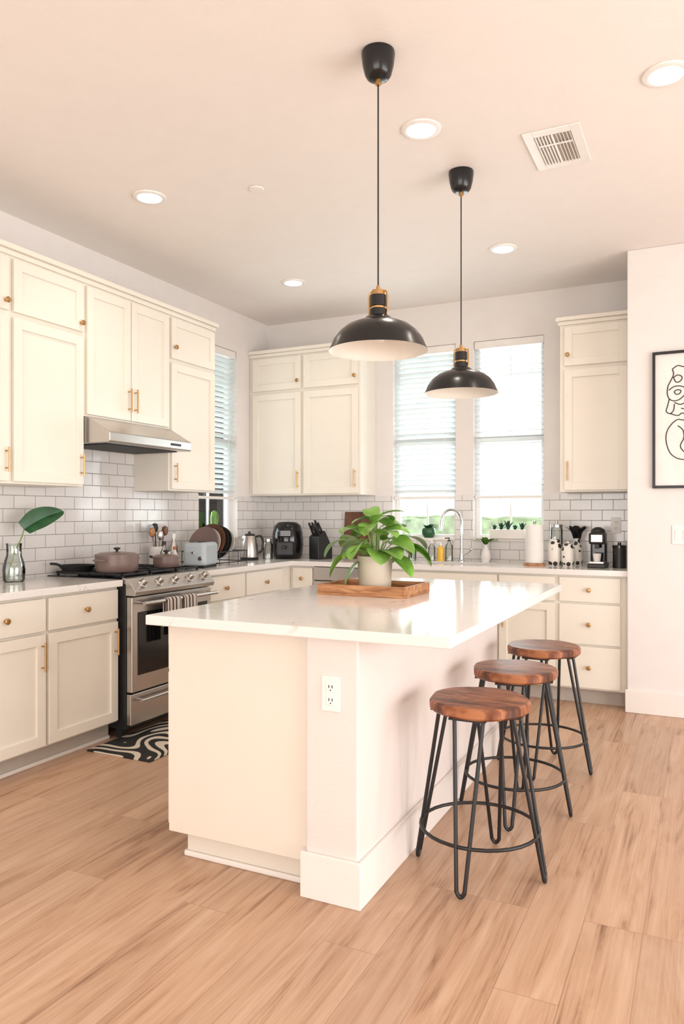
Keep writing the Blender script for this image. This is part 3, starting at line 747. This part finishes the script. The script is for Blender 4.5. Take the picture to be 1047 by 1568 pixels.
# ------------------------------------------------------------------ counter items (left)
g = group("leaf_in_glass_vase", (-3.47, 2.97, CT))
lathe("vase", [(0, 0), (.050, 0), (.057, .01), (.060, .07), (.050, .12), (.040, .15), (.040, .20), (.043, .215), (.040, .215), (.037, .20), (.037, .15), (.047, .12), (.056, .07), (.054, .014), (0, .008)], M['cglass'], g)
tube("stalk", [(-.02, -.03, .012), (.0, .0, .15), (.01, .04, .24), (.02, .05, .29)], .004, M['stem'], g)
bm = bmesh.new(); addleaf(bm, (.02, .05, .29), (.25, .80, .60), .26, .13, .5, roll=1.0, n=12, fold=.45); fin("leaf", bm, M['leafd'], g, smooth=True)

g = group("utensil_crock", (-3.50, 4.22, CT))
lathe("crock", [(0, 0), (.052, 0), (.055, .01), (.055, .15), (.05, .15), (.05, .02), (0, .02)], M['white'], g)
for i, (dx, dy, hh, mm) in enumerate(((.03, .02, .30, 'board'), (-.03, .02, .32, 'black'), (.0, -.035, .29, 'tray'), (.035, -.02, .27, 'steel'), (-.02, -.02, .31, 'blue'))):
    tube("utensil_handle", [(dx*.4, dy*.4, .03), (dx*1.3, dy*1.3, hh-.06)], .004, M[mm], g, smoothpath=False)
    lathe("utensil_head", [(0, -.035), (.018, -.025), (.024, 0), (.018, .028), (0, .035)], M[mm], g, c=(dx*1.5, dy*1.5, hh-.04), seg=12)
for x, y, r, h, mm, cap in ((-3.40, 4.175, .026, .19, 'cglass', 'black'), (-3.36, 4.24, .024, .15, 'white', 'terra'), (-3.42, 4.30, .03, .24, 'steel', 'white'), (-3.35, 4.165, .018, .12, 'yellow', 'white')):
    g = group("condiment_bottle", (x, y, CT))
    lathe("bottle", [(0, 0), (r, 0), (r, h*.6), (r*.45, h*.78), (r*.4, h*.88), (0, h*.88)], M[mm], g, seg=20)
    lathe("cap", [(r*.5, h*.86), (r*.5, h), (0, h)], M[cap], g, seg=16)
g = group("toaster", (-3.24, 4.38, CT), .25)
boxes("shell", [(-.085, .085, -.13, .13, .014, .18)], M['blue'], g, .03, 5)
boxes("foot", [(-.075, .075, -.12, .12, 0, .02)], M['black'], g, .004)
boxes("slots", [(-.04, -.012, -.1, .1, .176, .182), (.012, .04, -.1, .1, .176, .182)], M['black'], g)
boxes("lever", [(-.012, .012, -.15, -.128, .10, .118)], M['chrome'], g, .004)
lathe("dial", [(0, 0), (.016, 0), (.014, .012), (0, .012)], M['chrome'], g, c=(.05, -.13, .07), rot=Matrix.Rotation(math.pi/2, 3, 'X'), seg=20)
g = group("dish_rack", (-3.36, 4.72, CT))
for zz in (.02, .10):
    for pts in [[(-.17, -.18, zz), (.17, -.18, zz), (.17, .18, zz), (-.17, .18, zz)]]:
        for a, b in zip(pts, pts[1:]+pts[:1]): tube("rack_wire", [a, b], .004, M['black'], g, smoothpath=False, seg=6)
for x in (-.17, .17):
    for y in (-.18, -.06, .06, .18): tube("rack_post", [(x, y, 0), (x, y, .10)], .003, M['black'], g, smoothpath=False, seg=6)
rp = Matrix.Rotation(math.radians(72), 3, 'X')
for i, (y, r, mm) in enumerate(((-.13, .13, 'mauve'), (-.09, .125, 'white'), (-.05, .14, 'board'), (.0, .135, 'blackmat'), (.05, .13, 'blackmat'), (.10, .12, 'white'))):
    lathe("plate", [(0, 0), (r*.6, .0), (r, .018), (r, .022), (r*.6, .005), (0, .005)], M[mm], g, c=(0, y, r+.026), rot=rp, seg=36)
g = group("potted_cactus", (XL-.022, 5.12, WZ0+.008))
lathe("pot", [(0, 0), (.032, 0), (.042, .07), (.045, .07), (.045, .088), (.038, .088), (.036, .07), (0, .07)], M['terra'], g)
lathe("cactus", [(.02, .07), (.03, .10), (.032, .17), (.024, .215), (0, .23)], M['leaf'], g, seg=14)
tube("cactus_arm", [(0, .02, .13), (0, .045, .14), (0, .05, .19)], .011, M['leaf'], g)
g = group("electric_kettle", (-3.40, 5.26, CT), .9)
lathe("base", [(0, 0), (.075, 0), (.078, .012), (.07, .022), (0, .022)], M['black'], g)
lathe("jug", [(0, .024), (.075, .024), (.077, .05), (.068, .14), (.056, .19), (.052, .20), (0, .205)], M['steel'], g)
lathe("lid", [(.05, .203), (.045, .215), (.012, .22), (.012, .235), (0, .237)], M['black'], g)
tube("handle", [(.05, 0, .19), (.10, 0, .195), (.118, 0, .15), (.11, 0, .08), (.076, 0, .055)], .010, M['black'], g)
tube("spout", [(-.055, 0, .16), (-.08, 0, .185), (-.09, 0, .2)], .012, M['steel'], g)
g = group("glass_jar", (-3.32, 5.42, CT))
lathe("jar", [(0, 0), (.04, 0), (.042, .12), (.03, .14), (.03, .15), (0, .15)], M['cglass'], g)
lathe("lid", [(.033, .15), (.033, .17), (0, .175)], M['steel'], g)
g = group("air_fryer", (-3.23, 5.60, CT), .35)
lathe("body", [(0, 0), (.11, 0), (.125, .02), (.135, .12), (.13, .22), (.115, .28), (.08, .31), (0, .315)], M['blackgloss'], g, seg=40)
boxes("basket_front", [(-.075, .075, -.155, -.10, .03, .15)], M['black'], g, .012, 3)
boxes("basket_handle", [(-.018, .018, -.215, -.15, .09, .115)], M['black'], g, .008, 3)
boxes("control_face", [(-.05, .05, -.135, -.10, .185, .25)], M['blackgloss'], g, .01)
g = group("knife_block", (-2.93, 5.66, CT), -.3)
prism("block", [(-.10, 0), (.07, 0), (.07, .10), (-.02, .24), (-.10, .19)], 'x', -.055, .055, M['black'], g, .004)
for i, (x, t) in enumerate(((-.035, 0), (0, 0), (.035, 0), (-.035, 1), (0, 1), (.035, 1))):
    b = Vector((x, -.05-.035*t+.02, .222-.022*t))
    tube("knife_handle", [b, b+Vector((0, -.055, .085+.02*(i % 2)))], .009, M['black'], g, smoothpath=False)
g = group("cutting_board", (-2.70, 5.86, CT))
bm = bmesh.new(); addbox(bm, -.13, .13, -.009, .009, 0, .40)
bmesh.ops.rotate(bm, verts=bm.verts, cent=(0, 0, 0), matrix=Matrix.Rotation(math.radians(-7), 3, 'X')); bmesh.ops.translate(bm, verts=bm.verts, vec=(0, 0, .002))
o = fin("board", bm, M['board'], g, bevel=.006)
g = group("potted_succulent", (-2.08, YB+.022, WZ0+.008))
lathe("bowl", [(0, 0), (.035, 0), (.055, .03), (.058, .06), (.05, .08), (.046, .08), (.05, .06), (0, .055)], M['leafd'], g)
bm = bmesh.new()
for k in range(14):
    a = k*2.4; addleaf(bm, (0, 0, .06), (math.cos(a), math.sin(a), .7+.05*k), .08, .035, .5)
bmesh.ops.scale(bm, verts=bm.verts, vec=(1, .6, 1))
fin("leaves", bm, M['leafd'], g, smooth=True)
g = group("kitchen_faucet", (-1.76, 5.83, CT))
lathe("base", [(0, 0), (.026, 0), (.026, .01), (.018, .016), (.016, .06), (0, .06)], M['chrome'], g)
tube("gooseneck", [(0, 0, .05), (0, 0, .20), (0, 0, .32), (-.02, -.03, .39), (-.06, -.08, .415), (-.10, -.13, .39), (-.115, -.15, .33)], .011, M['chrome'], g, seg=12)
tube("spray_head", [(-.115, -.15, .34), (-.122, -.158, .25)], .016, M['chrome'], g, seg=12, smoothpath=False)
tube("lever", [(.016, 0, .05), (.06, -.01, .075), (.09, -.02, .10)], .006, M['chrome'], g)
def bottle(name, x, y, z, r, h, m, cap):
    g = group(name, (x, y, z))
    lathe("bottle", [(0, 0), (r, 0), (r, h*.65), (r*.4, h*.78), (r*.4, h*.85), (0, h*.85)], M[m], g, seg=20)
    lathe("pump", [(r*.45, h*.84), (r*.45, h*.9), (r*.15, h*.9), (r*.15, h), (0, h)], M[cap], g, seg=12)
    tube("nozzle", [(0, 0, h*.99), (-r, -r*.6, h*.97)], r*.13, M[cap], g, smoothpath=False)
bottle("soap_bottle", -1.86, 5.82, CT, .03, .19, 'cglass', 'black')
bottle("dish_soap_bottle", -1.93, 5.82, CT, .03, .15, 'yellow', 'white')
bottle("lotion_bottle", -2.01, 5.83, CT, .028, .17, 'cglass', 'white')
g = group("drinking_glass", (-2.16, 5.78, CT)); lathe("glass", [(0, 0), (.03, 0), (.036, .11), (.033, .11), (.028, .006), (0, .006)], M['cglass'], g)
g = group("small_leaf_vase", (-1.56, 5.82, CT))
lathe("vase", [(0, 0), (.03, 0), (.04, .04), (.03, .09), (.016, .12), (.018, .135), (.013, .135), (0, .12)], M['white'], g)
bm = bmesh.new()
for k in range(9):
    a = k*2.4; addleaf(bm, (0, 0, .14), (math.cos(a), math.sin(a)*.7, .8+.1*(k % 3)), .12, .05, 1.2)
fin("leaves", bm, M['leaf'], g, smooth=True)
g = group("succulent_planter", (-1.41, YB+.005, WZ0+.008))
boxes("trough", [(-.14, .14, -.035, .035, 0, .075)], M['white'], g, .006)
bm = bmesh.new()
for j in range(5):
    for k in range(11):
        a = k*2.4; addleaf(bm, (-.11+j*.055, 0, .07), (math.cos(a)*.7, math.sin(a)*.5, .5+.12*k), .045+.02*(j % 3), .02, .4)
fin("succulents", bm, M['leafd'], g, smooth=True)
g = group("paper_towel_holder", (-1.14, 5.62, CT))
lathe("base", [(0, 0), (.078, 0), (.08, .012), (.075, .018), (0, .018)], M['tray'], g)
lathe("roll", [(.02, .02), (.064, .02), (.066, .03), (.066, .29), (.064, .30), (.02, .30)], M['paper'], g)
lathe("rod", [(.008, .018), (.008, .31), (.014, .315), (.012, .33), (0, .335)], M['steel'], g, seg=16)
def canister(x, y, z, r, h):
    g = group("spotted_canister", (x, y, z))
    lathe("body", [(0, 0), (r*.8, 0), (r, h*.2), (r, h*.75), (r*.75, h*.88), (r*.75, h*.9), (0, h*.9)], M['spot'], g)
    lathe("lid", [(r*.82, h*.9), (r*.8, h*.95), (r*.2, h), (r*.2, h*1.06), (0, h*1.08)], M['spot'], g)
canister(-1.00, 5.66, CT, .05, .20); canister(-.90, 5.62, CT, .045, .17)
g = group("tea_infuser_jar", (-1.01, 5.79, CT))
lathe("jar", [(0, 0), (.045, 0), (.045, .26), (.04, .28), (0, .28)], M['cglass'], g); lathe("lid", [(.046, .28), (.046, .30), (.01, .305), (.012, .33), (0, .335)], M['steel'], g)
g = group("vase_with_dark_leaves", (-.86, 5.78, CT))
lathe("vase", [(0, 0), (.035, 0), (.045, .06), (.035, .14), (.02, .18), (.024, .20), (0, .19)], M['spot'], g)
bm = bmesh.new()
for k in range(8):
    a = k*2.4; addleaf(bm, (0, 0, .19), (math.cos(a)*.5, math.sin(a)*.4, .9), .13, .07, .8)
fin("leaves", bm, M['blackmat'], g, smooth=True)
g = group("coffee_machine", (-.69, 5.62, CT))
boxes("base", [(-.06, .06, -.12, .12, 0, .03)], M['black'], g, .006)
boxes("column", [(-.055, .055, .01, .11, .03, .25)], M['blackgloss'], g, .015, 3)
boxes("head", [(-.055, .055, -.09, .02, .165, .25)], M['black'], g, .015, 3)
boxes("head_trim", [(-.04, .04, -.094, -.085, .18, .235)], M['steel'], g, .004)
lathe("dome", [(.05, .25), (.045, .27), (.02, .285), (0, .287)], M['black'], g, c=(0, -.01, 0))
boxes("spout", [(-.015, .015, -.08, -.05, .135, .17)], M['black'], g, .004)
boxes("drip_tray", [(-.05, .05, -.11, 0, .03, .045)], M['steel'], g, .003)
lathe("cup", [(0, .045), (.022, .045), (.03, .10), (.027, .10), (.02, .05), (0, .05)], M['white'], g, c=(0, -.06, 0), seg=20)
g = group("black_canister", (-.545, 5.60, CT))
lathe("body", [(0, 0), (.045, 0), (.045, .14), (0, .14)], M['black'], g); lathe("lid", [(.047, .14), (.047, .16), (.012, .165), (.012, .18), (0, .182)], M['blackgloss'], g)

# ------------------------------------------------------------------ exterior
boxes("lawn", [(-14, 14, -14, 16, -.45, -.35)], M['lawn'])
def hedge(x0, x1, y0, y1, h):
    bm = bmesh.new(); bmesh.ops.create_cube(bm, size=1)
    bmesh.ops.subdivide_edges(bm, edges=bm.edges[:], cuts=14, use_grid_fill=True)
    bmesh.ops.scale(bm, verts=bm.verts, vec=(x1-x0, y1-y0, h)); bmesh.ops.translate(bm, verts=bm.verts, vec=((x0+x1)/2, (y0+y1)/2, h/2-.349))
    for v in bm.verts:
        if v.co.z > -.2: v.co += Vector((random.uniform(-.09, .09), random.uniform(-.09, .09), random.uniform(-.1, .1)))
    fin("hedge", bm, M['hedge'], None)
hedge(-6.5, 1, 8.2, 9.0, 1.55); hedge(-6.6, -5.9, 2.5, 8.0, 1.55)

# ------------------------------------------------------------------ lights
def area(name, loc, rot, sx, sy, e, col):
    ld = bpy.data.lights.new(name, 'AREA'); ld.shape = 'RECTANGLE'; ld.size = sx; ld.size_y = sy; ld.energy = e; ld.color = col
    o = bpy.data.objects.new(name, ld); COL.objects.link(o); o.location = loc; o.rotation_euler = rot
    return o
R = math.radians
area("daylight_right", (XR+.35, 1.8, 1.15), (0, R(113), 0), 2.1, 4.6, 210, (1, .95, .93))
area("daylight_rear", (0, YF-.35, 1.25), (R(115), 0, 0), 5.0, 2.0, 165, (1, .925, .865))
area("daylight_back", (-1.76, YB+.5, 1.9), (R(-105), 0, 0), 1.6, 1.6, 75, (.97, .99, 1))
area("daylight_side", (XL-.5, 5.15, 1.9), (0, R(-105), 0), 1.6, .8, 24, (.97, .99, 1))
W = bpy.data.worlds.new("World"); S.world = W; W.use_nodes = True
bg = W.node_tree.nodes["Background"]; bg.inputs[0].default_value = (.96, .98, 1, 1); bg.inputs[1].default_value = 2.0

# ------------------------------------------------------------------ camera
cd = bpy.data.cameras.new("camera"); cd.sensor_fit = 'VERTICAL'; cd.sensor_height = 36; cd.sensor_width = 24
cd.lens = 36*1149/1568; cd.shift_y = .0026; cd.clip_start = .05
co = bpy.data.objects.new("camera", cd); COL.objects.link(co)
co.location = (0, 0, 1.30); co.rotation_euler = (math.radians(90), 0, math.radians(25.84))
S.camera = co
